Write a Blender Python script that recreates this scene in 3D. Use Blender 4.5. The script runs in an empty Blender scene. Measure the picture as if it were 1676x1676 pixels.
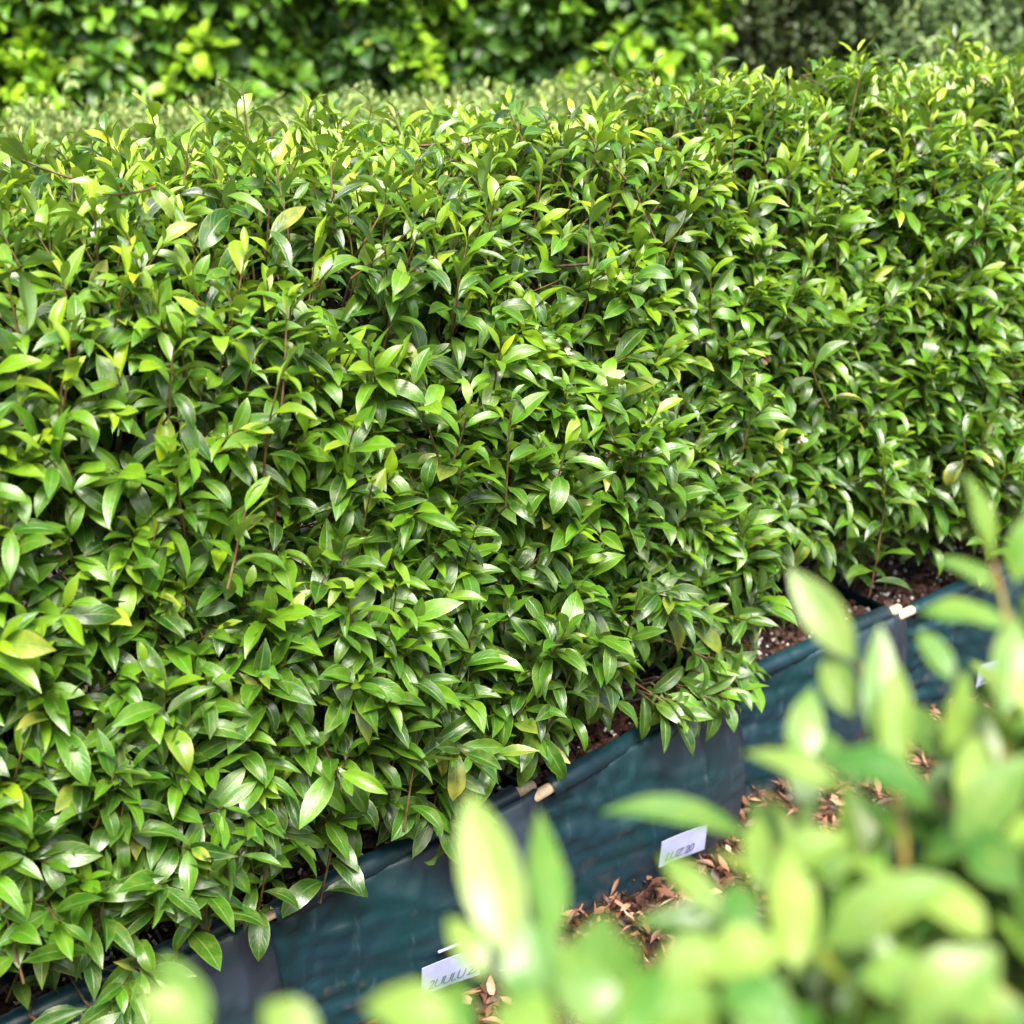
import bpy, math, random
import numpy as np
from mathutils import Vector, Matrix, noise

R = math.radians
# ------------------------------------------------------------------ camera
CAM_H, PITCH, FOV = 1.5, R(21.31), R(40)
scn = bpy.context.scene
COL = scn.collection
cd = bpy.data.cameras.new("camera"); cam = bpy.data.objects.new("camera", cd); COL.objects.link(cam)
cam.location = (0, 0, CAM_H); cam.rotation_euler = (R(90) - PITCH, 0, 0)
cd.sensor_width = 36; cd.lens = 18 / math.tan(FOV / 2); cd.clip_start = .05; cd.clip_end = 300
cd.dof.use_dof = True; cd.dof.focus_distance = 1.96; cd.dof.aperture_fstop = 3.7; cd.dof.aperture_blades = 7
scn.camera = cam
# ------------------------------------------------------------------ light
SUN_EL, SUN_AZ = R(60), R(168)         # azimuth measured from +Y towards +X
w = bpy.data.worlds.new("World"); scn.world = w; w.use_nodes = True
nt = w.node_tree; nt.nodes.clear()
sk = nt.nodes.new('ShaderNodeTexSky'); sk.sky_type = 'NISHITA'; sk.sun_disc = False
sk.sun_elevation = SUN_EL; sk.sun_rotation = SUN_AZ; sk.dust_density = 6.0; sk.ozone_density = .6; sk.air_density = 1.0
bg = nt.nodes.new('ShaderNodeBackground'); bg.inputs[1].default_value = .10
wo = nt.nodes.new('ShaderNodeOutputWorld')
nt.links.new(sk.outputs[0], bg.inputs[0]); nt.links.new(bg.outputs[0], wo.inputs[0])
sd = bpy.data.lights.new("sun", 'SUN'); sun = bpy.data.objects.new("sun", sd); COL.objects.link(sun)
sd.energy = 3.1; sd.angle = R(30); sd.color = (1, .96, .88)
sdir = Vector((math.sin(SUN_AZ) * math.cos(SUN_EL), math.cos(SUN_AZ) * math.cos(SUN_EL), math.sin(SUN_EL)))
sun.rotation_euler = (-sdir).to_track_quat('-Z', 'Y').to_euler()
scn.view_settings.view_transform = 'Standard'; scn.view_settings.look = 'None'
scn.view_settings.exposure = 1.65; scn.view_settings.gamma = 1
scn.cycles.max_bounces = 8; scn.cycles.transmission_bounces = 4; scn.cycles.diffuse_bounces = 4; scn.cycles.glossy_bounces = 2
scn.cycles.caustics_reflective = False; scn.cycles.caustics_refractive = False

FPX = 838 / math.tan(FOV / 2)
def at(x, y, d):
    """world point seen at pixel (x, y) of the 1676 px photograph at distance d"""
    a, b = (x - 838) / FPX, -(y - 838) / FPX
    v = Vector((a, math.cos(PITCH) + b * math.sin(PITCH), -math.sin(PITCH) + b * math.cos(PITCH))).normalized()
    return Vector((0, 0, CAM_H)) + v * d

# ------------------------------------------------------------------ object helpers
def tag(o, label=None, cat=None, group=None, kind=None):
    if label: o['label'] = label
    if cat: o['category'] = cat
    if group: o['group'] = group
    if kind: o['kind'] = kind
    return o
def empty(name, loc, rz=0):
    o = bpy.data.objects.new(name, None); COL.objects.link(o); o.location = loc; o.rotation_euler = (0, 0, rz)
    o.empty_display_size = .1
    return o
def link(name, me, mat, parent=None):
    o = bpy.data.objects.new(name, me); COL.objects.link(o)
    if mat is not None: me.materials.append(mat)
    if parent: o.parent = parent
    return o
def np_mesh(name, V, F, smooth=True):
    """V (n,3), F (m,4) quads"""
    me = bpy.data.meshes.new(name)
    V = np.asarray(V, np.float32); F = np.asarray(F, np.int32)
    me.vertices.add(len(V)); me.vertices.foreach_set('co', V.ravel())
    k = F.shape[1]
    me.loops.add(F.size); me.loops.foreach_set('vertex_index', F.ravel())
    me.polygons.add(len(F)); me.polygons.foreach_set('loop_start', np.arange(0, F.size, k, dtype=np.int32))
    me.polygons.foreach_set('use_smooth', np.full(len(F), smooth))
    me.update(calc_edges=True)
    return me
def norm(a): return a / np.maximum(np.linalg.norm(a, axis=-1, keepdims=True), 1e-9)

# ------------------------------------------------------------------ node helpers
def new_mat(name):
    m = bpy.data.materials.new(name); m.use_nodes = True
    t = m.node_tree; t.nodes.clear()
    return m, t
class NT:
    def __init__(s, t): s.t = t
    def n(s, typ, **k):
        x = s.t.nodes.new(typ)
        for a, b in k.items(): setattr(x, a, b)
        return x
    def l(s, a, b): s.t.links.new(a, b)
    def val(s, x, v):
        if isinstance(v, (int, float)): x.default_value = v
        elif isinstance(v, tuple): x.default_value = v if len(v) == 4 or len(x.default_value) == 3 else (*v, 1)
        else: s.l(v, x)
    def math(s, op, a, b=0., c=None, clamp=False):
        x = s.n('ShaderNodeMath', operation=op); x.use_clamp = clamp
        s.val(x.inputs[0], a); s.val(x.inputs[1], b)
        if c is not None: s.val(x.inputs[2], c)
        return x.outputs[0]
    def mix(s, f, a, b, mode='MIX'):
        x = s.n('ShaderNodeMix', data_type='RGBA', blend_type=mode)
        s.val(x.inputs[0], f); s.val(x.inputs[6], a); s.val(x.inputs[7], b)
        return x.outputs[2]
    def ramp(s, f, stops):
        x = s.n('ShaderNodeValToRGB'); r = x.color_ramp
        while len(r.elements) < len(stops): r.elements.new(.5)
        for e, (p, c) in zip(r.elements, stops): e.position = p; e.color = (*c, 1) if len(c) == 3 else c
        s.l(f, x.inputs[0]); return x.outputs[0]
    def noise(s, sc, vec=None, det=3., rough=.55):
        x = s.n('ShaderNodeTexNoise'); x.inputs['Scale'].default_value = sc; x.inputs['Detail'].default_value = det
        x.inputs['Roughness'].default_value = rough
        if vec is not None: s.l(vec, x.inputs['Vector'])
        return x.outputs[0]
    def sm(s, v, a, b):
        x = s.n('ShaderNodeMapRange', interpolation_type='SMOOTHSTEP'); s.val(x.inputs[0], v)
        x.inputs[1].default_value = a; x.inputs[2].default_value = b; return x.outputs[0]

def leaf_material(name, old, mid, young, back, rough=.36, trans=.3, yellow=(.38, .38, .06), tcol=(.28, .45, .03), spec=.5):
    m, t = new_mat(name); N = NT(t)
    at_ = N.n('ShaderNodeAttribute', attribute_name='leafdata'); sp = N.n('ShaderNodeSeparateColor'); N.l(at_.outputs['Color'], sp.inputs[0])
    age, rnd, yel = sp.outputs[0], sp.outputs[1], sp.outputs[2]
    uv = N.n('ShaderNodeAttribute', attribute_name='leafuv'); s2 = N.n('ShaderNodeSeparateXYZ'); N.l(uv.outputs['Vector'], s2.inputs[0])
    u, v = s2.outputs[0], s2.outputs[1]
    au = N.math('ABSOLUTE', u)
    tc = N.n('ShaderNodeTexCoord')
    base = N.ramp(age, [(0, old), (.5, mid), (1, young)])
    # every leaf its own value and hue
    hs = N.n('ShaderNodeHueSaturation'); N.l(base, hs.inputs['Color'])
    N.val(hs.inputs['Hue'], N.math('MULTIPLY_ADD', rnd, -.032, .516))
    N.val(hs.inputs['Value'], N.math('MULTIPLY_ADD', rnd, .7, .65))
    hs.inputs['Saturation'].default_value = 1.06
    c = hs.outputs[0]
    # mottling
    mo = N.noise(60, tc.outputs['Object'], 3)
    c = N.mix(N.math('MULTIPLY', N.sm(mo, .4, .75), .35), c, N.mix(.5, c, yellow))
    # yellowing from the margin or the tip of some leaves
    yn = N.noise(45, tc.outputs['Object'], 2)
    yy = N.math('MULTIPLY', yel, N.sm(N.math('ADD', N.math('MULTIPLY', v, .5), N.math('ADD', yn, N.math('MULTIPLY', au, .25))), .65, 1.1), clamp=True)
    c = N.mix(yy, c, yellow)
    sp_ = N.sm(N.noise(260, tc.outputs['Object'], 2), .70, .76)
    c = N.mix(N.math('MULTIPLY', sp_, .55), c, (.10, .06, .02))
    # thin pale margin and midrib
    c = N.mix(N.math('MULTIPLY', N.sm(au, .84, 1.), .45), c, (yellow[0] * .75, yellow[1] * 1.0, yellow[2] * 1.2))
    mid_ = N.math('SUBTRACT', 1., N.sm(au, .02, .11))
    c = N.mix(N.math('MULTIPLY', mid_, .45), c, (.25, .36, .10))
    # side veins
    ph = N.math('MULTIPLY_ADD', v, 58., N.math('MULTIPLY', au, -16.))
    ve = N.sm(N.math('SINE', ph), .75, 1.)
    c = N.mix(N.math('MULTIPLY', ve, .16), c, (.22, .34, .10))
    geo = N.n('ShaderNodeNewGeometry')
    cb = N.mix(.62, c, back)
    c2 = N.mix(geo.outputs['Backfacing'], c, cb)
    p = N.n('ShaderNodeBsdfPrincipled'); N.l(c2, p.inputs['Base Color'])
    rr = N.math('MULTIPLY_ADD', geo.outputs['Backfacing'], .25, N.math('MULTIPLY_ADD', mo, .22, rough - .1))
    N.l(rr, p.inputs['Roughness']); p.inputs['Specular IOR Level'].default_value = spec
    bn = N.n('ShaderNodeBump'); bn.inputs['Strength'].default_value = .35; bn.inputs['Distance'].default_value = .0012
    hgt = N.math('ADD', N.math('MULTIPLY', ve, -.4), N.math('ADD', N.math('MULTIPLY', mid_, -1.), N.math('MULTIPLY', N.noise(130, tc.outputs['Object'], 2), .8)))
    N.l(hgt, bn.inputs['Height']); N.l(bn.outputs[0], p.inputs['Normal'])
    tr = N.n('ShaderNodeBsdfTranslucent')
    N.l(N.mix(.55, c, tcol), tr.inputs[0])
    mx = N.n('ShaderNodeMixShader'); mx.inputs[0].default_value = trans
    N.l(p.outputs[0], mx.inputs[1]); N.l(tr.outputs[0], mx.inputs[2])
    o = N.n('ShaderNodeOutputMaterial'); N.l(mx.outputs[0], o.inputs[0])
    return m

def simple_mat(name, c1, c2, sc=30, rough=.7, bump=.3, bdist=.003, spec=.4, det=4, c3=None):
    m, t = new_mat(name); N = NT(t)
    tc = N.n('ShaderNodeTexCoord'); nz = N.noise(sc, tc.outputs['Object'], det)
    c = N.mix(N.sm(nz, .35, .65), c1, c2)
    if c3: c = N.mix(N.sm(N.noise(sc * 2.7, tc.outputs['Object'], 2), .56, .66), c, c3)
    p = N.n('ShaderNodeBsdfPrincipled'); N.l(c, p.inputs['Base Color']); p.inputs['Roughness'].default_value = rough
    p.inputs['Specular IOR Level'].default_value = spec
    b = N.n('ShaderNodeBump'); b.inputs['Strength'].default_value = bump; b.inputs['Distance'].default_value = bdist
    N.l(nz, b.inputs['Height']); N.l(b.outputs[0], p.inputs['Normal'])
    o = N.n('ShaderNodeOutputMaterial'); N.l(p.outputs[0], o.inputs[0])
    return m

M = {}
M['leaf'] = leaf_material('hedge leaf', (.008, .050, .009), (.070, .205, .015), (.25, .39, .026), (.12, .22, .05), rough=.35, trans=.27, spec=.85)  # oldest tone deepened as painted shade for the inner gaps
M['leaf_near'] = leaf_material('young leaf', (.020, .11, .016), (.055, .170, .026), (.17, .27, .055), (.10, .19, .06), rough=.34, trans=.24, spec=.65)
M['leaf_second'] = leaf_material('second row leaf', (.07, .19, .05), (.19, .32, .10), (.36, .46, .17), (.2, .28, .12))
M['leaf_tall'] = leaf_material('tall shrub leaf', (.018, .085, .030), (.18, .42, .040), (.33, .56, .05), (.08, .17, .03), trans=.3)
M['leaf_dark'] = leaf_material('dark evergreen leaf', (.006, .022, .010), (.014, .042, .016), (.03, .075, .02), (.02, .05, .02), trans=.1)
M['leaf_grey'] = leaf_material('grey green leaf', (.07, .15, .06), (.17, .27, .11), (.27, .37, .16), (.10, .16, .07), trans=.15, rough=.5)
M['twig'] = simple_mat('reddish twig', (.075, .03, .014), (.13, .10, .03), 60, .6)
M['twig_green'] = simple_mat('green shoot stem', (.16, .17, .03), (.20, .10, .035), 50, .5)
M['bark'] = simple_mat('grey brown bark', (.05, .035, .025), (.11, .085, .06), 90, .85, .6)
M['wood'] = simple_mat('raw softwood dowel', (.62, .47, .30), (.74, .60, .42), 160, .6, .2, .0008)
M['soil'] = simple_mat('potting soil', (.006, .003, .003), (.026, .011, .008), 120, .9, 1., .006, c3=(.06, .03, .022))
M['perlite'] = simple_mat('white perlite', (.5, .47, .46), (.72, .7, .7), 200, .9)
M['chip'] = simple_mat('dark bark chip', (.020, .008, .006), (.07, .03, .02), 70, .6, c3=(.15, .08, .055))
M['earth'] = simple_mat('bare earth', (.02, .010, .007), (.06, .035, .024), 14, .95, .8, .02)
M['paper'] = simple_mat('white plastic label', (.30, .33, .50), (.36, .39, .56), 30, .35, .1)
M['ink'] = simple_mat('blue black ink', (.05, .05, .16), (.08, .08, .22), 30, .5, .0)
M['flower'] = simple_mat('withered cream petal', (.66, .56, .40), (.50, .33, .22), 60, .7)

def litter_mat():
    m, t = new_mat('dry leaf litter'); N = NT(t)
    a = N.n('ShaderNodeAttribute', attribute_name='leafdata'); sp = N.n('ShaderNodeSeparateColor'); N.l(a.outputs['Color'], sp.inputs[0])
    c = N.ramp(sp.outputs[0], [(0, (.02, .008, .005)), (.45, (.09, .034, .016)), (.8, (.22, .10, .055)), (1, (.42, .26, .17))])
    tc = N.n('ShaderNodeTexCoord'); c = N.mix(N.math('MULTIPLY', N.sm(N.noise(90, tc.outputs['Object']), .45, .7), .5), c, (.12, .05, .03))
    p = N.n('ShaderNodeBsdfPrincipled'); N.l(c, p.inputs['Base Color']); p.inputs['Roughness'].default_value = .6
    o = N.n('ShaderNodeOutputMaterial'); N.l(p.outputs[0], o.inputs[0]); return m
M['litter'] = litter_mat()

def bag_mat():
    m, t = new_mat('dark teal woven plastic'); N = NT(t)
    tc = N.n('ShaderNodeTexCoord'); ob = tc.outputs['Object']
    big = N.noise(7, ob, 3)
    c = N.mix(N.sm(big, .38, .62), (.003, .029, .036), (.006, .028, .044))
    # violet-grey sheen painted into the colour, coming on towards one end of each bag
    s = N.n('ShaderNodeSeparateXYZ'); N.l(ob, s.inputs[0])
    end_ramp = N.math('MULTIPLY', N.sm(N.math('ADD', s.outputs[0], N.math('MULTIPLY', big, .45)), .34, .85), .55)
    c = N.mix(end_ramp, c, (.036, .034, .048))
    mp = N.n('ShaderNodeMapping'); mp.inputs['Scale'].default_value = (60, 60, 9); N.l(ob, mp.inputs[0])
    scr = N.noise(1., mp.outputs[0], 4, .65)
    c = N.mix(N.math('MULTIPLY', N.sm(scr, .58, .80), .4), c, (.09, .14, .17))
    # splashes of dried soil
    dirt = N.sm(N.math('ADD', N.noise(24, ob, 4), N.math('MULTIPLY', s.outputs[2], -1.3)), .40, .62)
    c = N.mix(N.math('MULTIPLY', dirt, .35), c, (.10, .07, .06))
    sx = N.math('SINE', N.math('MULTIPLY', s.outputs[0], 3600.)); sz = N.math('SINE', N.math('MULTIPLY', s.outputs[2], 3600.))
    weave = N.math('MULTIPLY', sx, sz)
    p = N.n('ShaderNodeBsdfPrincipled'); N.l(c, p.inputs['Base Color'])
    N.l(N.math('MULTIPLY_ADD', scr, .25, .24), p.inputs['Roughness']); p.inputs['Specular IOR Level'].default_value = .6
    b = N.n('ShaderNodeBump'); b.inputs['Strength'].default_value = .5; b.inputs['Distance'].default_value = .002
    mp2 = N.n('ShaderNodeMapping'); mp2.inputs['Scale'].default_value = (9, 9, 34); N.l(ob, mp2.inputs[0])
    hh = N.math('ADD', N.math('MULTIPLY', weave, .06), N.math('ADD', N.math('MULTIPLY', N.noise(1., mp2.outputs[0], 4, .7), .35), N.math('MULTIPLY', scr, .7)))
    N.l(hh, b.inputs['Height']); N.l(b.outputs[0], p.inputs['Normal'])
    o = N.n('ShaderNodeOutputMaterial'); N.l(p.outputs[0], o.inputs[0]); return m
M['bag'] = bag_mat()

# ------------------------------------------------------------------ leaves
PROF_S = np.array([0, .07, .15, .28, .42, .56, .70, .82, .92, 1.])
PROF_W = np.array([.035, .07, .40, .78, .97, 1., .86, .58, .26, .012])
def leaf_mesh(name, L, fine=True):
    """L: dict of arrays base, dir, nrm, len, wid, bend, fold, twist, age, rnd, yel -> one mesh"""
    if fine: S, W, T = PROF_S, PROF_W, np.array([-1, -.5, 0, .5, 1])
    else: S = np.array([0, .12, .35, .62, .85, 1.]); W = np.interp(S, PROF_S, PROF_W); T = np.array([-1., 0, 1.])
    B, d, n = L['base'], norm(L['dir']), L['nrm']
    n = norm(n - (n * d).sum(1, keepdims=True) * d); side = np.cross(d, n)
    N = len(B); ns, nt_ = len(S), len(T)
    b = np.where(np.abs(L['bend']) < .02, .02, L['bend'])[:, None]; ln = L['len'][:, None]
    bs = b * (S[None] ** 1.25)
    seg = np.diff(S)[None] * ln
    bm_ = (bs[:, 1:] + bs[:, :-1]) / 2
    x = np.concatenate([np.zeros((N, 1)), np.cumsum(seg * np.cos(bm_), 1)], 1)
    z = -np.concatenate([np.zeros((N, 1)), np.cumsum(seg * np.sin(bm_), 1)], 1)
    Np = np.cos(bs)[..., None] * n[:, None] + np.sin(bs)[..., None] * d[:, None]
    tw = (L['twist'][:, None] * S[None])[..., None]
    Sd = np.cos(tw) * side[:, None] + np.sin(tw) * Np; Nn = -np.sin(tw) * side[:, None] + np.cos(tw) * Np
    ctr = B[:, None] + x[..., None] * d[:, None] + z[..., None] * n[:, None]
    ww = L['wid'][:, None] * W[None] * .5
    if 'skew' in L: ww = ww * (1 + L['skew'][:, None] * (S[None] - .5))
    f = L['fold'][:, None]
    wave = np.sin(S[None] * 11 + L['rnd'][:, None] * 40) * .13 * (L['rnd'][:, None] * 1.3)
    V = np.empty((N, ns, nt_, 3), np.float32)
    for j, tt in enumerate(T):
        lift = abs(tt) * np.sin(f) - (.12 * (abs(tt) ** 2)) + (wave * np.sign(tt) * abs(tt) if j not in (len(T) // 2,) else 0)
        V[:, :, j] = ctr + (ww * tt * np.cos(f))[..., None] * Sd + (ww * lift)[..., None] * Nn
    i0 = (np.arange(ns - 1)[:, None] * nt_ + np.arange(nt_ - 1)[None]).ravel()
    q = np.stack([i0, i0 + 1, i0 + nt_ + 1, i0 + nt_], 1)
    F = (q[None] + (np.arange(N) * ns * nt_)[:, None, None]).reshape(-1, 4)
    me = np_mesh(name, V.reshape(-1, 3), F)
    ca = me.attributes.new('leafdata', 'FLOAT_COLOR', 'POINT')
    dat = np.stack([L['age'], L['rnd'], L['yel'], np.ones(N)], 1).astype(np.float32)
    ca.data.foreach_set('color', np.repeat(dat, ns * nt_, 0).ravel())
    ua = me.attributes.new('leafuv', 'FLOAT_VECTOR', 'POINT')
    uvv = np.zeros((ns, nt_, 3), np.float32); uvv[..., 0] = T[None]; uvv[..., 1] = S[:, None]
    ua.data.foreach_set('vector', np.tile(uvv.reshape(-1, 3), (N, 1)).ravel())
    return me

def tube_mesh(name, paths, radii, sides=5):
    """paths (n,k,3), radii (n,k)"""
    P = np.asarray(paths, float); Rr = np.asarray(radii, float); n, k = P.shape[:2]
    T = norm(np.gradient(P, axis=1))
    ref = np.tile(np.array([.31, .23, .92]), (n, k, 1)); alt = np.tile(np.array([.9, -.3, .1]), (n, k, 1))
    ref = np.where(np.abs((ref * T).sum(-1, keepdims=True)) > .93, alt, ref)
    A = norm(np.cross(T, ref)); Bv = np.cross(T, A)
    a = np.arange(sides) * 2 * math.pi / sides
    V = P[:, :, None] + Rr[:, :, None, None] * (np.cos(a)[None, None, :, None] * A[:, :, None] + np.sin(a)[None, None, :, None] * Bv[:, :, None])
    i, j = np.meshgrid(np.arange(k - 1), np.arange(sides), indexing='ij'); j2 = (j + 1) % sides
    q = np.stack([i * sides + j, i * sides + j2, (i + 1) * sides + j2, (i + 1) * sides + j], -1).reshape(-1, 4)
    F = (q[None] + (np.arange(n) * k * sides)[:, None, None]).reshape(-1, 4)
    return np_mesh(name, V.reshape(-1, 3), F)

def shoots(rng, B, D, Ls, nl, leaf_len, young, out, psi=(68, 20), bend=(1.75, .6), wr=(.26, .40), grav=.12, upn=1.0):
    """leafy shoots: base B, direction D, length Ls, nl leaves each; returns leaf dict and stem paths"""
    n = len(B); D = norm(D)
    side = norm(np.cross(D, np.array([.13, .2, 1.]))); up2 = np.cross(side, D)
    k = 6; ts = np.linspace(0, 1, k)
    curve = rng.normal(0, .12, (n, 1)) * side + np.array([0, 0, 1.]) * rng.uniform(.0, .22, (n, 1))
    def pos(t): return B + D * (Ls * t)[:, None] + curve * (Ls * t ** 2)[:, None]
    path = np.stack([pos(np.full(n, t)) for t in ts], 1)
    out_ = {k_: [] for k_ in ('base', 'dir', 'nrm', 'len', 'wid', 'bend', 'fold', 'twist', 'age', 'rnd', 'yel', 'skew')}
    az0 = rng.uniform(0, 6.28, n); sy = rng.uniform(0, 1, n)
    for i in range(nl):
        f = i / (nl - 1); t = .12 + .88 * f
        p = pos(np.full(n, t)); Dt = norm(D + 2 * curve * t)
        az = az0 + i * 2.4 + rng.normal(0, .25, n)
        Rv = np.cos(az)[:, None] * side + np.sin(az)[:, None] * up2
        ps = np.radians(psi[0] + (psi[1] - psi[0]) * f ** 1.2 + rng.normal(0, 9, n))
        d = np.cos(ps)[:, None] * Dt + np.sin(ps)[:, None] * Rv
        d = d + rng.normal(0, .12, (n, 3)); d[:, 2] -= grav * (1 - f) * rng.uniform(.2, 1.3, n)
        d = norm(d + out * .18)
        nn = Dt * .7 + np.array([0, 0, upn]) + out * .35 + rng.normal(0, .22, (n, 3))
        ln = leaf_len * (1.0 if f < .72 else 1.0 - (f - .72) * 1.7) * rng.uniform(.72, 1.12, n)
        if i == 0: ln *= .85
        out_['base'].append(p); out_['dir'].append(d); out_['nrm'].append(nn); out_['len'].append(ln)
        out_['wid'].append(ln * rng.uniform(wr[0], wr[1], n))
        out_['bend'].append((bend[0] + (bend[1] - bend[0]) * f) * rng.uniform(.35, 1.55, n))
        out_['fold'].append(rng.uniform(.15, .75, n)); out_['twist'].append(rng.normal(0, .5, n))
        out_['age'].append(np.clip(young * (.25 + .75 * f ** 1.6) + .12 * rng.normal(0, 1, n) + .18 * sy, 0, 1))
        out_['rnd'].append(rng.uniform(0, 1, n)); out_['skew'].append(rng.uniform(-.3, .35, n))
        out_['yel'].append(np.where(rng.uniform(0, 1, n) < .035, rng.uniform(.3, .9, n), .0))
    L = {k_: np.concatenate(v_) for k_, v_ in out_.items()}
    return L, path
def cat(*Ls): return {k: np.concatenate([l[k] for l in Ls]) for k in Ls[0]}
def pick(L, m): return {k: v[m] for k, v in L.items()}

def bump2(u, v, s):   # soft unevenness of a clipped face
    return np.array([noise.noise(Vector((a, b, s))) for a, b in zip(u, v)])

# ------------------------------------------------------------------ hedge section over one bag
def hedge_section(name, origin, rz, L, depth, zb, zt, seed, mat, n_face, n_top, n_back, fine=True, leaf_len=.074, young=.6,
                  overhang=.06, zoff=0., inner=True, buds=0, low=None, n_drop=26, world_s=0.):
    rng = np.random.default_rng(seed)
    root = empty(name, origin, rz); lean = .07 if overhang > 0 else 0
    rc = .19 if overhang > 0 else .10
    def face(n):
        # perimeter from low front over rounded shoulder to back of the top
        H = zt - rc - zb
        s = rng.uniform(0, H, n)
        u = rng.uniform(-.02, L + .02, n); z = zb + s
        v = np.full(n, -overhang) + lean * s / H + .05 * np.clip((zb + .16 - z) / .16, 0, 1) ** 1.3
        o = np.tile(np.array([0., -1, 0]), (n, 1))
        return u, v, z, o
    def shoulder(n):
        a = rng.uniform(0, math.pi / 2, n); u = rng.uniform(-.02, L + .02, n)
        v = -overhang + lean + rc - rc * np.cos(a); z = zt - rc + rc * np.sin(a)
        return u, v, z, np.stack([0 * a, -np.cos(a), np.sin(a)], 1)
    def top(n):
        u = rng.uniform(-.02, L + .02, n); v = rng.uniform(rc - overhang + lean, depth + .06, n)
        return u, v, np.full(n, zt), np.tile(np.array([0., 0, 1]), (n, 1))
    def back(n):
        u = rng.uniform(0, L, n); z = rng.uniform(zb, zt, n)
        return u, np.full(n, depth + .03), z, np.tile(np.array([0., 1, 0]), (n, 1))
    groups = [face(n_face), shoulder(int(n_face * .28)), top(n_top), back(n_back)]
    u, v, z, o = [np.concatenate(x) for x in zip(*groups)]
    n = len(u)
    bmp = bump2((u + world_s) * 5, z * 5 + v * 4, seed * 0 + 3.3) * .07 + bump2((u + world_s) * 13, z * 13 + v * 11, 7.1) * .06
    tip = np.stack([u, v, z], 1) + o * (bmp + rng.normal(0, .02, n))[:, None]
    tall = rng.uniform(0, 1, n) < np.where(z > zt - .03, .04, .18)
    Ls = rng.uniform(.07, .13, n) + tall * .05
    D = np.array([0, 0, .8]) * tall[:, None] - o * (.25 * (z > zt - .03))[:, None] + o * rng.uniform(.35, .9, (n, 1)) + np.array([0, 0, 1.]) * rng.uniform(.35, 1.0, (n, 1)) + rng.normal(0, .28, (n, 3))
    D = norm(D)
    B = tip - D * (Ls + .035)[:, None]
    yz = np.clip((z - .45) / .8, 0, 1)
    yng = young * (.5 + .9 * yz ** 1.6)  # upper leaves younger, and yellowed further as painted highlights along the top
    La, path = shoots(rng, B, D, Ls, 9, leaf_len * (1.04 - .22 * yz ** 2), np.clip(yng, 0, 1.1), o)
    # a second layer of older leaves further in, coloured darker to shade the gaps
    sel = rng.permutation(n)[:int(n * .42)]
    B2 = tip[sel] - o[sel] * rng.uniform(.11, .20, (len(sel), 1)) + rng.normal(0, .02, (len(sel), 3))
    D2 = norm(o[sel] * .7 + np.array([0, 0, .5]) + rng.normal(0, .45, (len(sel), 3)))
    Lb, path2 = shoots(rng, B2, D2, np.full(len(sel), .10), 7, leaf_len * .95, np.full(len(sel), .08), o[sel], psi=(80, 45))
    # hanging shoots along the lower edge
    Lc = None
    if n_drop:
        uu = rng.uniform(0, L, n_drop); oo = np.tile(np.array([0., -1, 0]), (n_drop, 1))
        B3 = np.stack([uu, rng.uniform(-.03, .05, n_drop), zb + rng.uniform(-.02, .10, n_drop)], 1)
        D3 = norm(oo * rng.uniform(.4, 1.1, (n_drop, 1)) + np.stack([rng.normal(0, .5, n_drop), 0 * uu, rng.uniform(-.5, .3, n_drop)], 1))
        if low:
            lo = np.array([(a_, b_, c_) for (a_, b_, c_) in low for _ in range(4)]) + rng.normal(0, .012, (len(low) * 4, 3))
            B3 = np.concatenate([B3, lo]); n_drop += len(lo); oo = np.tile(np.array([0., -1, 0]), (n_drop, 1))
            D3 = np.concatenate([D3, norm(np.stack([rng.normal(.1, .5, len(lo)), -np.ones(len(lo)), rng.uniform(-.6, .1, len(lo))], 1))])
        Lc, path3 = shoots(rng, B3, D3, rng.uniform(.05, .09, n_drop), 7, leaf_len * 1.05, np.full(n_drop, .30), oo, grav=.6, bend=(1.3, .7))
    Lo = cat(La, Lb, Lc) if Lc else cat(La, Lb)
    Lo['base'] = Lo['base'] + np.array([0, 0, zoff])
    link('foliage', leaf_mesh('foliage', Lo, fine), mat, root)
    # stems: reddish shoots, twigs running back to the trunks, and the trunks
    pp = np.concatenate([path, path2] + ([path3] if Lc else []))
    rad = np.linspace(.0019, .0010, 6)[None].repeat(len(pp), 0)
    link('shoot_stem', tube_mesh('shoot_stem', pp, rad, 5 if fine else 4), M['twig'], root)['kind'] = 'stuff'
    nt_ = 3 if L < .7 else 5
    ctr = []
    for i in range(nt_):
        x0 = L * (i + .5) / nt_ + rng.normal(0, .015)
        zz = np.linspace(.2 if zb > .1 else -.02, zt - .12, 9)
        P = np.stack([x0 + np.cumsum(rng.normal(0, .008, 9)), depth * .45 + np.cumsum(rng.normal(0, .008, 9)), zz], 1)
        ctr.append(P)
        link('trunk', tube_mesh('trunk', P[None], np.linspace(.011, .004, 9)[None], 8), M['bark'], root)
    base = pp[:, 0]; tr = []
    for b in base[::2]:
        P = ctr[int(np.argmin([abs(c[4, 0] - b[0]) for c in ctr]))]
        zt_ = max(.3 if zb > .1 else .08, b[2] - rng.uniform(.05, .2)); j = int(np.clip(np.interp(zt_, P[:, 2], np.arange(9)), 0, 8)); a = P[j]
        m_ = a * .45 + b * .55 + np.array([0, 0, .02]) + rng.normal(0, .008, 3)
        tr.append(np.array([a, a * .7 + m_ * .3, m_, m_ * .4 + b * .6, b]))
    link('twig', tube_mesh('twig', np.array(tr), np.linspace(.0032, .0018, 5)[None].repeat(len(tr), 0), 4), M['bark'], root)['kind'] = 'stuff'
    for i in range(buds):
        j = rng.integers(0, n); c = tip[j] + o[j] * .01
        link('withered_flower', flower_mesh(rng, Vector(c)), M['flower'], root)
    return root

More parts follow.
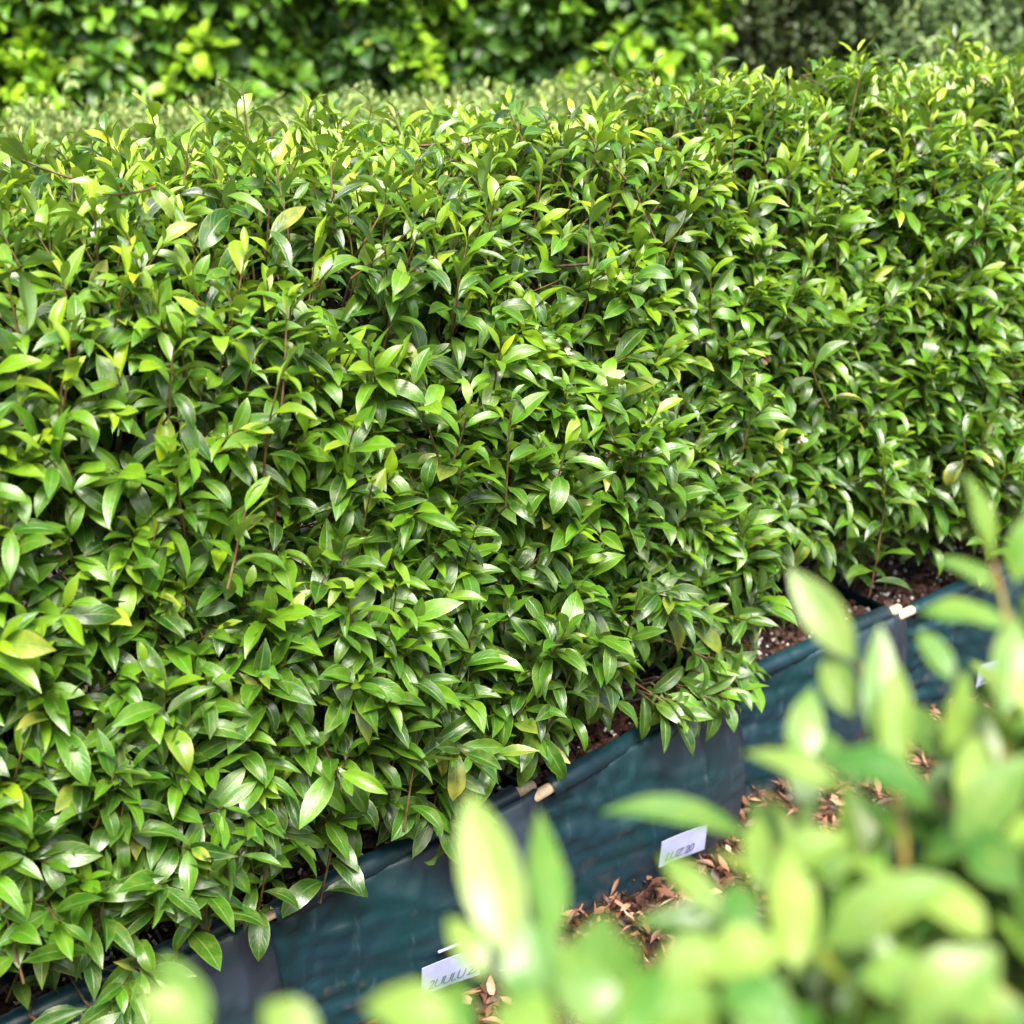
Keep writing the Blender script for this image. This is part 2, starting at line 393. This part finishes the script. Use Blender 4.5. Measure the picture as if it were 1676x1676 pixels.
def flower_mesh(rng, c, s=.011):
    n = 6
    L = dict(base=np.tile(np.array(c), (n, 1)) + rng.normal(0, .001, (n, 3)), dir=norm(rng.normal(0, 1, (n, 3)) + np.array([0, -.3, .5])), nrm=rng.normal(0, 1, (n, 3)),
             len=np.full(n, s * 1.1) * rng.uniform(.7, 1.2, n), wid=np.full(n, s * .9), bend=rng.uniform(.5, 2, n), fold=rng.uniform(0, .6, n),
             twist=rng.normal(0, .8, n), age=np.zeros(n), rnd=rng.uniform(0, 1, n), yel=np.zeros(n))
    return leaf_mesh('withered_flower', L, False)

# ------------------------------------------------------------------ planter bag
BAG_H, BAG_D = .28, .40
def BAL(a): return .12 + .88 * (.5 - .5 * math.cos(math.pi * min(1, a / .8)))
def BPROF(h): return max(0., (1 - h)) ** .42 * (1 - .55 * (1 - h) ** 2) * 1.15 if h < 1 else 0
def bag_mesh(L, seed, amp):
    NU, NS, NB = 90, 34, 60; NH = 34
    r = .035
    def loop(h):
        pts = []
        for i in range(NU): pts.append(('f', i / (NU - 1)))
        for i in range(1, NS): pts.append(('r', i / NS))
        for i in range(NB): pts.append(('b', i / (NB - 1)))
        for i in range(1, NS): pts.append(('l', i / NS))
        return pts
    pts = loop(0); V = []
    for k in range(NH + 1):
        h = k / NH
        prof = math.sin(math.pi * min(1, (1 - h) ** .55)) ** .8 if 0 < h < 1 else 0
        prof = BPROF(h)
        endb = (1 - h) ** .3 if h < 1 else 0
        for sd_, q in pts:
            if sd_ == 'f':
                a = q; bul = amp * BAL(a) * (min(1, (1 - a) / .09) ** .5 if a > .91 else 1)
                if a < .06: bul *= a / .06
                u = a * L; v = -bul * prof
                if a > .93: u += .040 * endb * ((a - .93) / .07) ** 2
                cre = math.exp(-u / .16) * (.010 * noise.noise(Vector((u * 5, h * 11 + u * 3, seed))) + .006 * noise.noise(Vector((u * 9, h * 26 - u * 6, seed + 1))))
                fan = math.exp(-((1 - h) / .22)) * .006 * math.sin(u * 95 + seed + 30 * (1 - h) * math.sin(u * 8)) * math.exp(-u / .2)
                big = .008 * noise.noise(Vector((u * 6, h * 2.3, seed))) + .0022 * noise.noise(Vector((u * 19, h * 6, seed + 5)))
                diag = .0055 * (1 - min(1, abs(noise.noise(Vector((u * 9 + h * 5, h * 2.2 - u * 5, seed + 9)))) * 9)) * (.3 + .7 * h)
                v += (cre + fan + big - diag) * min(1, (1 - h) * 8 + .15)
            elif sd_ == 'r':
                u = L + .040 * endb + .01 * math.sin(math.pi * q) * endb; v = q * BAG_D
                u += .004 * noise.noise(Vector((v * 14, h * 6, seed + 2)))
            elif sd_ == 'b':
                u = (1 - q) * L; v = BAG_D + .03 * prof * math.sin(math.pi * q); v += .006 * noise.noise(Vector((u * 7, h * 4, seed + 3)))
            else:
                u = .004 * math.sin(h * 30); v = (1 - q) * BAG_D
            rise = 0
            if sd_ == 'f': rise = .060 * max(0, q - .18) ** .8 * math.exp(-((1 - h) / .13)) * (1 - math.exp(-(1 - h) / .02)) * min(1, (1 - q) / .04 + .3) * (amp / .08)
            V.append((u, v + .012, h * BAG_H + rise))
    n = len(pts); F = []
    for k in range(NH):
        for i in range(n):
            j = (i + 1) % n
            F.append((k * n + i, k * n + j, (k + 1) * n + j, (k + 1) * n + i))
    return np_mesh('fabric', V, F)

def rod_mesh(a, b, r):
    a, b = np.array(a, float), np.array(b, float); d = (b - a) / np.linalg.norm(b - a)
    P = np.array([a - d * .0001, a, a + d * .0015, b - d * .0015, b, b + d * .0001]); rr = [.0001, r * .82, r, r, r * .82, .0001]
    return tube_mesh('dowel', P[None], np.array([rr]), 16)

def planter_bag(origin, rz, L, seed, amp, label, label_u=None, left_rod=.035, skew=0.):
    rng = np.random.default_rng(seed + 50)
    root = tag(empty('planter_bag', origin, rz), label, 'planter bag', 'dark teal planter bags under the hedge')
    link('fabric', bag_mesh(L, seed, amp), M['bag'], root)
    # hem sleeve and dowel, front and back
    for v0, side in ((.006, -1), (BAG_D + .012, 1)):
        u0, u1 = .012, L - .03
        k = 50; us = np.linspace(u0, u1, k)
        P = np.stack([us, v0 + skew + (.022 - skew) * us / L, BAG_H + .004 + .0015 * np.sin(us * 14 + seed * 2)], 1)
        rad = .0128 + .0030 * np.abs(np.sin(us * 75 + 3 * np.sin(us * 23 + seed))) * np.exp(-us / .25) + rng.normal(0, .0006, k) + .003 * np.clip(us / .06, 0, 1)
        rad[0] *= .93
        sl = link('hem_sleeve', tube_mesh('hem_sleeve', P[None], rad[None], 14), M['bag'], root)
        link('dowel', rod_mesh((-left_rod, v0 + skew, BAG_H + .004), (L + .012, v0 + .022, BAG_H + .004), .0092), M['wood'], root)
    # soil surface
    nu, nv = 60, 46; V = []; F = []
    for i in range(nu):
        for j in range(nv):
            u = .006 + (L - .008) * i / (nu - 1); v = .015 + (BAG_D - .008) * j / (nv - 1)
            zz = BAG_H - .028 + .012 * noise.noise(Vector((u * 12, v * 12, seed))) + .005 * noise.noise(Vector((u * 60, v * 60, seed)))
            zz += .012 * math.exp(-v / .05)
            V.append((u, v, zz))
    for i in range(nu - 1):
        for j in range(nv - 1):
            a = i * nv + j; F.append((a, a + nv, a + nv + 1, a + 1))
    link('potting_soil', np_mesh('soil', V, F), M['soil'], root)
    def bits(name, n, size, mat, flat):
        c = np.stack([rng.uniform(.02, L - .01, n), rng.uniform(.02, BAG_D - .01, n) , np.full(n, BAG_H - .014)], 1)
        c[:, 1] = np.where(rng.uniform(0, 1, n) < .6, rng.uniform(.02, .14, n), c[:, 1]); c[:, 2] += rng.uniform(-.006, .004, n)
        s = size * rng.uniform(.5, 1.4, (n, 1)) * np.stack([np.ones(n), rng.uniform(.4, .8, n), rng.uniform(.2, .5, n) if flat else rng.uniform(.6, .9, n)], 1)
        cu = np.array([[-1, -1, -1], [1, -1, -1], [1, 1, -1], [-1, 1, -1], [-.7, -.8, 1], [.8, -.7, 1], [.7, .8, 1], [-.8, .6, 1]]) * .5
        P = cu[None] * s[:, None] + rng.normal(0, .08, (n, 8, 3)) * s[:, None]
        ax = norm(rng.normal(0, 1, (n, 3)) * np.array([.4, .4, 1])); an = rng.uniform(0, 6.28, n)[:, None, None]
        ax = ax[:, None]; P = P * np.cos(an) + np.cross(np.broadcast_to(ax, P.shape), P) * np.sin(an) + ax * (ax * P).sum(-1, keepdims=True) * (1 - np.cos(an))
        fc = np.array([[0, 3, 2, 1], [4, 5, 6, 7], [0, 1, 5, 4], [1, 2, 6, 5], [2, 3, 7, 6], [3, 0, 4, 7]])
        o = link(name, np_mesh(name, (P + c[:, None]).reshape(-1, 3), (fc[None] + (np.arange(n) * 8)[:, None, None]).reshape(-1, 4), False), mat, root)
        o['kind'] = 'stuff'
    bits('bark_chips', 420, .018, M['chip'], True); bits('perlite', 170, .0062, M['perlite'], False)
    # white label with hand-written characters
    if label_u is not None:
        W_, H_ = .098, .054; zl = .060
        nx = 10; V = []; F = []
        def fv(u, h):   # front surface of the bag, roughly
            a = u / L; return -(amp * BAL(a)) * BPROF(h) + .012
        for side in (0, 1):
            for j in range(2):
                for i in range(nx):
                    u = label_u + W_ * i / (nx - 1)
                    V.append((u, fv(u, .3) - .0155 - .0012 * side - j * .004 + .003 * math.sin(i / (nx - 1) * 3.1), zl + H_ * j))
        for i in range(nx - 1):
            F += [(i, i + 1, nx + i + 1, nx + i)[::-1], (2 * nx + i, 2 * nx + i + 1, 3 * nx + i + 1, 3 * nx + i), (i, i + 1, 2 * nx + i + 1, 2 * nx + i), (nx + i, 3 * nx + i, 3 * nx + i + 1, nx + i + 1)]
        F += [(0, 2 * nx, 3 * nx, nx), (nx - 1, 2 * nx - 1, 4 * nx - 1, 3 * nx - 1)]
        lb = link('paper_label', np_mesh('paper_label', V, F, False), M['paper'], root)
        tcv = bpy.data.curves.new('handwriting', 'FONT'); tcv.body = {0: "2UULU ZR1", 1: "LUZ 20", 3: "2R"}[(seed - 25) // 7]; tcv.size = .0225; tcv.shear = .35; tcv.extrude = .0002
        tcv.space_character = .86
        tmp = bpy.data.objects.new('tmp', tcv); COL.objects.link(tmp); bpy.context.view_layer.update()
        tm = bpy.data.meshes.new_from_object(tmp.evaluated_get(bpy.context.evaluated_depsgraph_get())); bpy.data.objects.remove(tmp)
        tm.name = 'handwriting'; tm.materials.clear(); to = link('handwriting', tm, M['ink'], lb)
        dv = fv(label_u + W_, .3) - fv(label_u, .3)
        to.location = (label_u + .006, fv(label_u, .3) - .0225, zl + .012); to.rotation_euler = (R(94), 0, math.atan2(dv, W_))
        if seed == 25: st = rod_mesh((label_u + .030, fv(label_u + .03, .5) - .013, zl + H_ + .014), (label_u + .070, fv(label_u + .07, .5) - .013, zl + H_ + .016), .0022)
        if seed == 25: link('white_thread', st, M['paper'], root)
    return root

# ================================================================== GROUND
def grid_mesh(x0, x1, y0, y1, n, f):
    xs = np.linspace(x0, x1, n); ys = np.linspace(y0, y1, n)
    V = [(x, y, f(x, y)) for y in ys for x in xs]
    F = [(j * n + i, j * n + i + 1, (j + 1) * n + i + 1, (j + 1) * n + i) for j in range(n - 1) for i in range(n - 1)]
    return np_mesh('ground', V, F)
tag(link('ground', grid_mesh(-60, 60, -60, 60, 80, lambda x, y: -.004), M['earth']), kind='structure')
rng = np.random.default_rng(3)
n = 60000
px = rng.uniform(-.6, 2.4, n); py = rng.uniform(.1, 3.6, n)
dist_row = (py - 1.85) * math.cos(R(43)) - px * math.sin(R(43))
k = (dist_row < .09) & (dist_row > -1.25); px, py = px[k], py[k]; n = len(px); print('litter', n)
Ll = dict(base=np.stack([px, py, rng.uniform(.0, .035, n)], 1), dir=rng.normal(0, 1, (n, 3)) * np.array([1, 1, .25]), nrm=rng.normal(0, .45, (n, 3)) + np.array([0, 0, 1]),
          len=rng.uniform(.015, .050, n), wid=rng.uniform(.006, .020, n), bend=rng.normal(.2, 1.1, n), fold=rng.uniform(0, .9, n), twist=rng.normal(0, .9, n),
          age=rng.uniform(0, 1, n) ** 1.1, rnd=rng.uniform(0, 1, n), yel=np.zeros(n))
lit = leaf_mesh('leaf_litter', Ll, False)
tag(link('leaf_litter', lit, M['litter']), 'curled dry brown leaves and bark scattered on the ground', 'leaf litter', kind='stuff')

# ================================================================== MAIN ROW
# seam points along the front hem of the bags, metres
SE = [(-1.12, .98), (-.735, 1.275), (-.332, 1.582), (.053, 1.900), (.395, 2.262), (.800, 2.560), (1.20, 2.862), (1.60, 3.18), (2.00, 3.52)]
NAMES = ['tall green hedge section at the bottom left edge of the photo',
         'green hedge section left of the bag with the pair of cut dowels',
         'green hedge section above the nearest bag with a handwritten white label',
         'green hedge section above the bag with the violet bulging end',
         'green hedge section over dark soil beyond the violet-ended bag',
         'green hedge section behind the upright pale young leaf at right',
         'green hedge section filling the right edge beside the label corner',
         'far green hedge section at the right edge of the photo']
BNAMES = [None, 'dark teal bag mostly under drooping leaves in the bottom left corner',
          'dark teal bag with white handwritten label nearest the camera',
          'dark teal bag with painted violet sheen at its bulging end beside dry leaf litter',
          'dark teal bag just beyond the violet-ended bulging bag, partly behind blurred leaves',
          'dark blue bag with a white label corner behind blurred leaves at right', None, None]
s_acc = 0.
for i in range(8):
    a = Vector(SE[i]); b = Vector(SE[i + 1]); L = (b - a).length; rz = math.atan2(b.y - a.y, b.x - a.x)
    inward = Vector((-math.sin(rz), math.cos(rz)))
    if 0 < i < 6:
        shift = {2: .008}.get(i, 0)
        planter_bag((a.x + inward.x * shift, a.y + inward.y * shift, 0), rz + {3: -.045, 2: -.012}.get(i, 0), L - .012, 11 + i * 7, [.07, .08, .078, .100, .060, .07, .05][i],
                    BNAMES[i], {2: .225, 3: .225, 5: .21}.get(i), left_rod=.036 if i != 4 else .012, skew=-.002)
    zt = 1.318 - [.050, .050, .028, .012, 0, 0, 0, 0][i]
    zoff = 0
    ins = .045 if i == 4 else 0
    hs = hedge_section('hedge_section', (a.x + inward.x * ins, a.y + inward.y * ins, 0), rz, L, .50 - ins, [.45, .45, .45, .47, .51, .49, .47, .47][i], zt - .055, 100 + i, M['leaf'], 285, 215, 40,
                       fine=(i < 7), leaf_len=.080, young=.68, overhang=.045 if i > 1 else .065, buds=[0, 2, 3, 6, 6, 5, 4, 0][i], low={2: [(.27, -.02, .37), (.24, .02, .40)], 3: [(.28, -.01, .38), (.34, -.03, .37), (.22, .0, .39), (.40, -.01, .40)], 1: [(.27, -.10, .26), (.18, -.10, .22), (.32, -.09, .25), (.05, -.04, .34), (.14, -.05, .33), (.22, -.06, .31), (.30, -.05, .33), (.10, -.09, .24)]}.get(i), n_drop=[26, 22, 14, 18, 7, 14, 20, 10][i], world_s=s_acc)
    tag(hs, NAMES[i], 'hedge', 'hedge sections of the main row')
    s_acc += L

# ================================================================== SECOND ROW (blurred, behind)
S2 = [(-1.12, 3.5), (-.58, 3.85), (-.04, 4.19), (.50, 4.53)]
N2 = ['pale clipped hedge section at the left end of the second row', 'pale clipped hedge section in the middle of the second row',
      'pale clipped hedge section ending beside the dark evergreen hedge']
for i in range(3):
    a = Vector(S2[i]); b = Vector(S2[i + 1]); L = (b - a).length; rz = math.atan2(b.y - a.y, b.x - a.x)
    hs = hedge_section('hedge_section', (a.x, a.y, 0), rz, L, .55, .05, 1.105, 300 + i, M['leaf_second'], 200, 330, 30, fine=False, leaf_len=.05, young=.9, overhang=0, n_drop=0, world_s=i * .8)
    tag(hs, N2[i], 'hedge', 'hedge sections of the second row')

# ================================================================== TALL SHRUBS BEHIND
def tall_shrub(name, x, y, w_, d_, h, seed, mat, n_sh, leaf_len, label, cat_, group, young=1., nl=9, clump=True, fine=False, wr=(.4, .5)):
    rng = np.random.default_rng(seed)
    root = tag(empty(name, (x, y, 0)), label, cat_, group)
    # clumps on a bumpy upright ellipsoid-column
    nc = max(8, n_sh // 7)
    th = rng.uniform(0, 6.28, nc); zz = rng.uniform(.08, 1, nc) * h
    rr = 1 + .18 * rng.normal(0, 1, nc)
    cx = np.cos(th) * w_ / 2 * rr; cy = np.sin(th) * d_ / 2 * rr; end_ramp = np.clip((h - zz) / (.25 * h), .25, 1) ** .5
    C = np.stack([cx * end_ramp, cy * end_ramp, zz], 1); O = norm(np.stack([np.cos(th) / w_, np.sin(th) / d_, .25 + 0 * th], 1))
    idx = rng.integers(0, nc, n_sh)
    B = C[idx] + rng.normal(0, 1, (n_sh, 3)) * (np.array([.07, .07, .09]) if clump else np.array([.10, .10, .14])) - O[idx] * .05
    D = norm(O[idx] * .7 + np.array([0, 0, .7]) + rng.normal(0, .35, (n_sh, 3)))
    bright = (rng.uniform(0, 1, nc) ** .8)[idx] * young
    La, pa = shoots(rng, B, D, rng.uniform(.05, .12, n_sh), nl, leaf_len, bright, O[idx], wr=wr)
    La['age'] = np.clip(La['age'] * .5 + np.tile(bright, nl) * rng.uniform(.35, .75, n_sh * nl), 0, 1)
    m = int(n_sh * 1.3); th = rng.uniform(0, 6.28, m); q = rng.uniform(.55, .92, m); zz = rng.uniform(.04, .97, m) * h
    f2 = np.clip((h - zz) / (.25 * h), .25, 1) ** .5
    B2 = np.stack([np.cos(th) * w_ / 2 * q * f2, np.sin(th) * d_ / 2 * q * f2, zz], 1); O2 = norm(np.stack([np.cos(th), np.sin(th), .3 + 0 * th], 1))
    Lb, pb = shoots(rng, B2, norm(O2 + rng.normal(0, .5, (m, 3))), np.full(m, .12), nl, leaf_len * 1.1, np.full(m, .05 * young), O2, wr=wr)
    link('foliage', leaf_mesh('foliage', cat(La, Lb), fine), mat, root)
    P = np.stack([np.cumsum(rng.normal(0, .01, 9)), np.cumsum(rng.normal(0, .01, 9)), np.linspace(-.02, h * .85, 9)], 1)
    link('trunk', tube_mesh('trunk', P[None], np.linspace(.03, .008, 9)[None], 8), M['bark'], root)
    base = np.concatenate([pa[::6, 0], pb[::6, 0]]); tr = []
    for b in base:
        j = int(np.clip((b[2] - .15) / (h * .85) * 8, 0, 8)); a = P[j]; tr.append(np.array([a, a * .6 + b * .4 + (0, 0, .02), b]))
    link('branch', tube_mesh('branch', np.array(tr), np.tile([.006, .004, .002], (len(tr), 1)), 4), M['bark'], root)['kind'] = 'stuff'
    return root
TS = [(-1.98, 5.0, .60), (-1.45, 5.15, .60), (-.98, 5.3, .54), (-.50, 5.4, .56), (.0, 5.55, .54), (.43, 5.5, .46)]
TN = ['bright green tall shrub at the far left behind the hedge', 'tall shrub with a yellow green clump over a dark hollow, second from left',
      'tall shrub with upright yellow green shoots, third from left', 'tall shrub with bright clumps above the middle of the second hedge row',
      'tall shrub with dark bluish leaves between two brighter shrubs', 'bright yellow green tall shrub beside the dark evergreen hedge']
for i, (x, y, ww_) in enumerate(TS):
    tall_shrub('tall_shrub', x * 1.55, y * 1.55, ww_ * 1.55, 1.1, 2.3, 500 + i, M['leaf_tall'], 800, .15, TN[i], 'shrub', 'bright tall shrubs behind the hedge', wr=(.5, .62), young=[1.1, 1.1, 1.05, 1.1, .4, 1.2][i])
DS = [(.83, 5.9, .46), (1.20, 6.0, .46)]
for i, (x, y, ww_) in enumerate(DS):
    tall_shrub('evergreen_shrub', x * 1.55, y * 1.55, ww_ * 1.55, 1.1, 2.4, 600 + i, M['leaf_dark'], 1500, .08, ['dark evergreen shrub beside the brightest tall shrub', 'dark evergreen shrub beside the grey green shrubs'][i],
               'shrub', 'dark evergreens behind the hedge', young=.7, clump=False, wr=(.3, .4))
GS = [(1.56, 5.9, .48), (1.93, 6.1, .42), (2.30, 6.0, .5), (2.75, 6.1, .5)]
for i, (x, y, ww_) in enumerate(GS):
    tall_shrub('grey_green_shrub', x * 1.55, y * 1.55, ww_ * 1.55, 1.1, 2.4, 700 + i, M['leaf_grey'], 1700, .075, ['pale grey green shrub next to the dark evergreens', 'darker brownish green shrub in the top right',
               'pale grey green shrub near the top right corner', 'grey green shrub cut by the right edge of the photo'][i],
               'shrub', 'grey green shrubs at the top right', young=[1, .3, 1, .8][i], clump=False, wr=(.3, .4))

# ================================================================== NEAR ROW (strongly out of focus)
def near_section(a, b, seed, n_sh, label, heroes, stems, ztop=1.13):
    rng = np.random.default_rng(seed)
    a = Vector(a); b = Vector(b); L = (b - a).length; t = (b - a).normalized(); out = Vector((-t.y, t.x))   # faces the main row
    root = tag(empty('young_shrub', (a.x, a.y, 0)), label, 'shrub', 'pale young shrubs close to the camera')
    n = n_sh
    u = rng.uniform(0, L, n); v = -rng.uniform(0, .34, n) ** 1.0
    z = ztop + rng.normal(0, .03, n) - .01; z -= .35 * np.clip(.10 + v, 0, .10)
    T = np.array([t.x, t.y, 0]); O = np.array([out.x, out.y, 0]); A0 = np.array([a.x, a.y, 0])
    tip = A0 + T * u[:, None] + O * v[:, None]; tip[:, 2] = z
    # front face shoots going down
    m = int(n * .9); u2 = rng.uniform(0, L, m); z2 = rng.uniform(.35, ztop - .06, m)
    tip2 = A0 + T * u2[:, None] + O * (rng.normal(0, .015, m) + .0)[:, None]; tip2[:, 2] = z2
    o1 = np.tile(np.array([0, 0, 1.]), (n, 1)); o2 = np.tile(O, (m, 1))
    tips = np.concatenate([tip, tip2]); o = np.concatenate([o1, o2])
    D = norm(o * .6 + np.array([0, 0, .7]) + rng.normal(0, .3, (n + m, 3)))
    Ls = rng.uniform(.06, .11, n + m); B = tips - D * (Ls + .03)[:, None]
    La, pa = shoots(rng, B, D, Ls, 8, .072, rng.uniform(.5, 1.1, n + m), o)
    # keep clear of the lens
    P = La['base'] - np.array([0, 0, CAM_H]); dd = np.linalg.norm(P, axis=1)
    fw = np.array([0, math.cos(PITCH), -math.sin(PITCH)]); cosang = (P @ fw) / dd
    La = pick(La, ~((dd < .47) & (cosang > .80)) & (dd > .2))
    heads = []
    for h in heroes:
        (bx, by, bd, tx, ty, td, wd, bend, nh, age) = h
        p0 = np.array(at(bx, by, bd)); p1 = np.array(at(tx, ty, td)); ch = p1 - p0; ln = np.linalg.norm(ch)
        n0 = np.array(nh, float); n0 = n0 - (n0 @ ch) * ch / ln ** 2; n0 /= np.linalg.norm(n0)
        h2 = bend * .47; d0 = ch / ln * math.cos(h2) + n0 * math.sin(h2)
        nn = n0 * math.cos(h2) - ch / ln * math.sin(h2)
        heads.append(dict(base=p0, dir=d0, nrm=nn, len=.97 * ln / max(.4, math.sin(bend / 2) / (bend / 2) if bend else 1), wid=wd * .74, bend=bend, fold=.25, twist=0., age=age, rnd=rng.uniform(.3, .8), yel=.0, skew=.0))
    if heads:
        Lh = {k: np.array([h[k] for h in heads]) for k in heads[0]}
        La = cat(La, Lh)
    La['base'] = La['base'] - np.array([a.x, a.y, 0])
    link('foliage', leaf_mesh('foliage', La, True), M['leaf_near'], root)
    off = np.array([a.x, a.y, 0])
    sp = [pa - off]; k = pa.shape[1]
    for (x0, y0, d0, x1, y1, d1) in stems:
        p0 = np.array(at(x0, y0, d0)); p1 = np.array(at(x1, y1, d1)); tt = np.linspace(0, 1, k)[:, None]
        sp.append(((p0 * (1 - tt) + p1 * tt) + np.array([.004, 0, .0]) * np.sin(tt * 3.14) - off)[None])
    sp = np.concatenate(sp); rad = np.linspace(.0021, .0013, k)[None].repeat(len(sp), 0)
    link('shoot_stem', tube_mesh('shoot_stem', sp, rad, 6), M['twig_green'], root)['kind'] = 'stuff'
    nt_ = 2
    ctr = []
    for i in range(nt_):
        c = (T * (L * (i + .5) / nt_) - O * .17); P = np.tile(c, (9, 1)) + np.cumsum(rng.normal(0, .006, (9, 3)), 0); P[:, 2] = np.linspace(-.02, ztop - .12, 9); ctr.append(P)
        link('trunk', tube_mesh('trunk', P[None], np.linspace(.012, .004, 9)[None], 8), M['bark'], root)
    tr = []
    for b_ in sp[::2, 0]:
        P = ctr[int(np.argmin([np.linalg.norm(c[4, :2] - b_[:2]) for c in ctr]))]
        j = int(np.clip(np.interp(max(.15, b_[2] - .12), P[:, 2], np.arange(9)), 0, 8)); a_ = P[j]; m_ = (a_ + b_) / 2 + np.array([0, 0, -.01])
        tr.append(np.array([a_, m_, b_]))
    link('twig', tube_mesh('twig', np.array(tr), np.tile([.003, .0024, .0018], (len(tr), 1)), 5), M['bark'], root)['kind'] = 'stuff'
    return root
CN = (0, -1, .35); UP = (0, -.25, 1); UR = (.6, -.6, .5); UL = (-.5, -.6, .6)
H_left = [
    (960, 1690, .56, 1040, 1530, .60, .028, .5, UR, .55), (900, 1720, .54, 820, 1640, .56, .03, .8, UP, .8),
    (850, 1600, .60, 765, 1285, .62, .036, .35, CN, .95), (900, 1580, .64, 880, 1320, .67, .028, .25, (.4, -1, .1), .55),
    (900, 1680, .58, 860, 1500, .58, .04, .4, CN, .45), (760, 1690, .55, 590, 1650, .56, .030, 1.2, UP, .85),
    (960, 1700, .56, 990, 1490, .60, .034, .5, (-.3, -1, .2), .7), (330, 1720, .60, 265, 1560, .62, .026, .6, UR, .75),
    (330, 1720, .60, 225, 1620, .60, .026, .9, UP, .9), (520, 1730, .56, 430, 1640, .57, .026, .9, UP, .85), (800, 1610, .6, 730, 1500, .61, .018, .8, UP, .95),
    (1060, 1600, .60, 1210, 1570, .60, .03, 1.2, UP, .95), (1010, 1720, .56, 905, 1560, .57, .03, .9, UP, .7), (700, 1720, .56, 760, 1600, .57, .028, .8, UR, .5), (1000, 1720, .54, 1090, 1590, .56, .034, .7, CN, .4), (1000, 1690, .55, 1180, 1640, .56, .03, .9, UP, .75)]
H_right = [
    (1330, 1420, .72, 1225, 1310, .74, .024, .7, UL, .75), (1480, 1400, .72, 1390, 1290, .74, .026, .5, UR, .6), (1560, 1260, .76, 1490, 1150, .78, .024, .5, UL, .7),
    (1640, 1280, .74, 1530, 1200, .76, .024, .8, UP, .85), (1330, 1480, .70, 1380, 1350, .72, .024, .4, CN, .9), (1160, 1700, .58, 1060, 1640, .58, .03, .9, UP, .8), (1420, 1300, .74, 1300, 1180, .76, .022, .5, UP, .5),
    (1330, 1350, .70, 1300, 1210, .72, .022, .4, CN, .6), (1250, 1470, .68, 1240, 1330, .70, .020, .5, UL, .85), (1180, 1640, .60, 1090, 1540, .62, .026, .8, UP, .55),
    (1400, 1450, .68, 1290, 1390, .68, .026, .9, UP, .7), (1230, 1560, .64, 1200, 1440, .66, .024, .6, CN, .5), (1300, 1700, .57, 1180, 1600, .58, .034, .8, UP, .4),
    (1676, 1330, .68, 1560, 1290, .70, .026, .8, UP, .5), (1500, 1420, .68, 1640, 1370, .66, .028, .9, UP, .55), (1400, 1180, .74, 1350, 1060, .75, .024, .6, UL, .8),
    (1560, 1120, .76, 1500, 1030, .77, .022, .6, UP, .6), (1676, 1460, .64, 1590, 1360, .66, .03, .7, UL, .4), (1350, 1500, .66, 1450, 1390, .67, .026, .7, UR, .45),
    (1245, 1385, .72, 970, 1335, .70, .024, 1.15, UP, .6), (1200, 1520, .66, 1075, 1395, .68, .020, .5, (.2, -.7, .8), .8),
    (1405, 1090, .74, 1288, 925, .74, .030, .35, (-.1, -1, .5), .95), (1400, 1300, .68, 1212, 1232, .68, .022, .6, UP, .95),
    (1625, 925, .80, 1575, 768, .80, .026, .4, UR, .8), (1660, 1030, .78, 1498, 1005, .78, .028, .9, UP, .6), (1650, 975, .80, 1525, 915, .80, .022, .7, UP, .65),
    (1440, 1250, .72, 1440, 1015, .74, .026, .15, CN, .6), (1470, 1290, .70, 1470, 1080, .72, .024, .3, UL, .9), (1530, 1330, .68, 1345, 1245, .68, .034, 1.5, (.3, -.4, 1), .35),
    (1560, 1390, .66, 1690, 1230, .66, .032, .4, UL, .7), (1340, 1560, .62, 1570, 1440, .62, .034, 1.0, UP, .85), (1480, 1700, .58, 1640, 1550, .58, .040, .8, UL, .75),
    (1130, 1600, .60, 1300, 1560, .60, .034, 1.3, UP, .98), (1300, 1600, .63, 1290, 1390, .65, .034, .2, (.2, -1, .2), .98), (1540, 1240, .70, 1580, 1090, .72, .024, .4, UR, .9),
    (1300, 1270, .72, 1330, 1120, .74, .026, .3, CN, .7), (1640, 1180, .72, 1660, 1000, .74, .028, .4, CN, .75), (1570, 1330, .68, 1600, 1200, .70, .022, .3, CN, .95),
    (1660, 960, .80, 1690, 830, .80, .028, .3, CN, .6), (1250, 1440, .68, 1400, 1370, .68, .028, 1.1, UP, .9), (1480, 1500, .64, 1380, 1390, .66, .030, .5, UR, .8),
    (1620, 1540, .62, 1480, 1450, .62, .032, 1.0, UP, .9), (1560, 1640, .60, 1400, 1600, .60, .034, 1.1, UP, .7)]
ST_right = [(1430, 1230, .73, 1404, 1085, .74), (1640, 1100, .78, 1625, 920, .80), (1290, 1420, .70, 1245, 1384, .72), (1480, 1420, .68, 1440, 1250, .72), (1620, 1400, .68, 1650, 1000, .78)]
near_section((-.20, .23), (.15, .585), 801, 80, 'pale blurred young shrub at the bottom centre under the white label', H_left, [(910, 1700, .58, 860, 1590, .60)])
near_section((.15, .585), (.52, .96), 802, 260, 'pale blurred young shrub filling the lower right corner', H_right, ST_right)
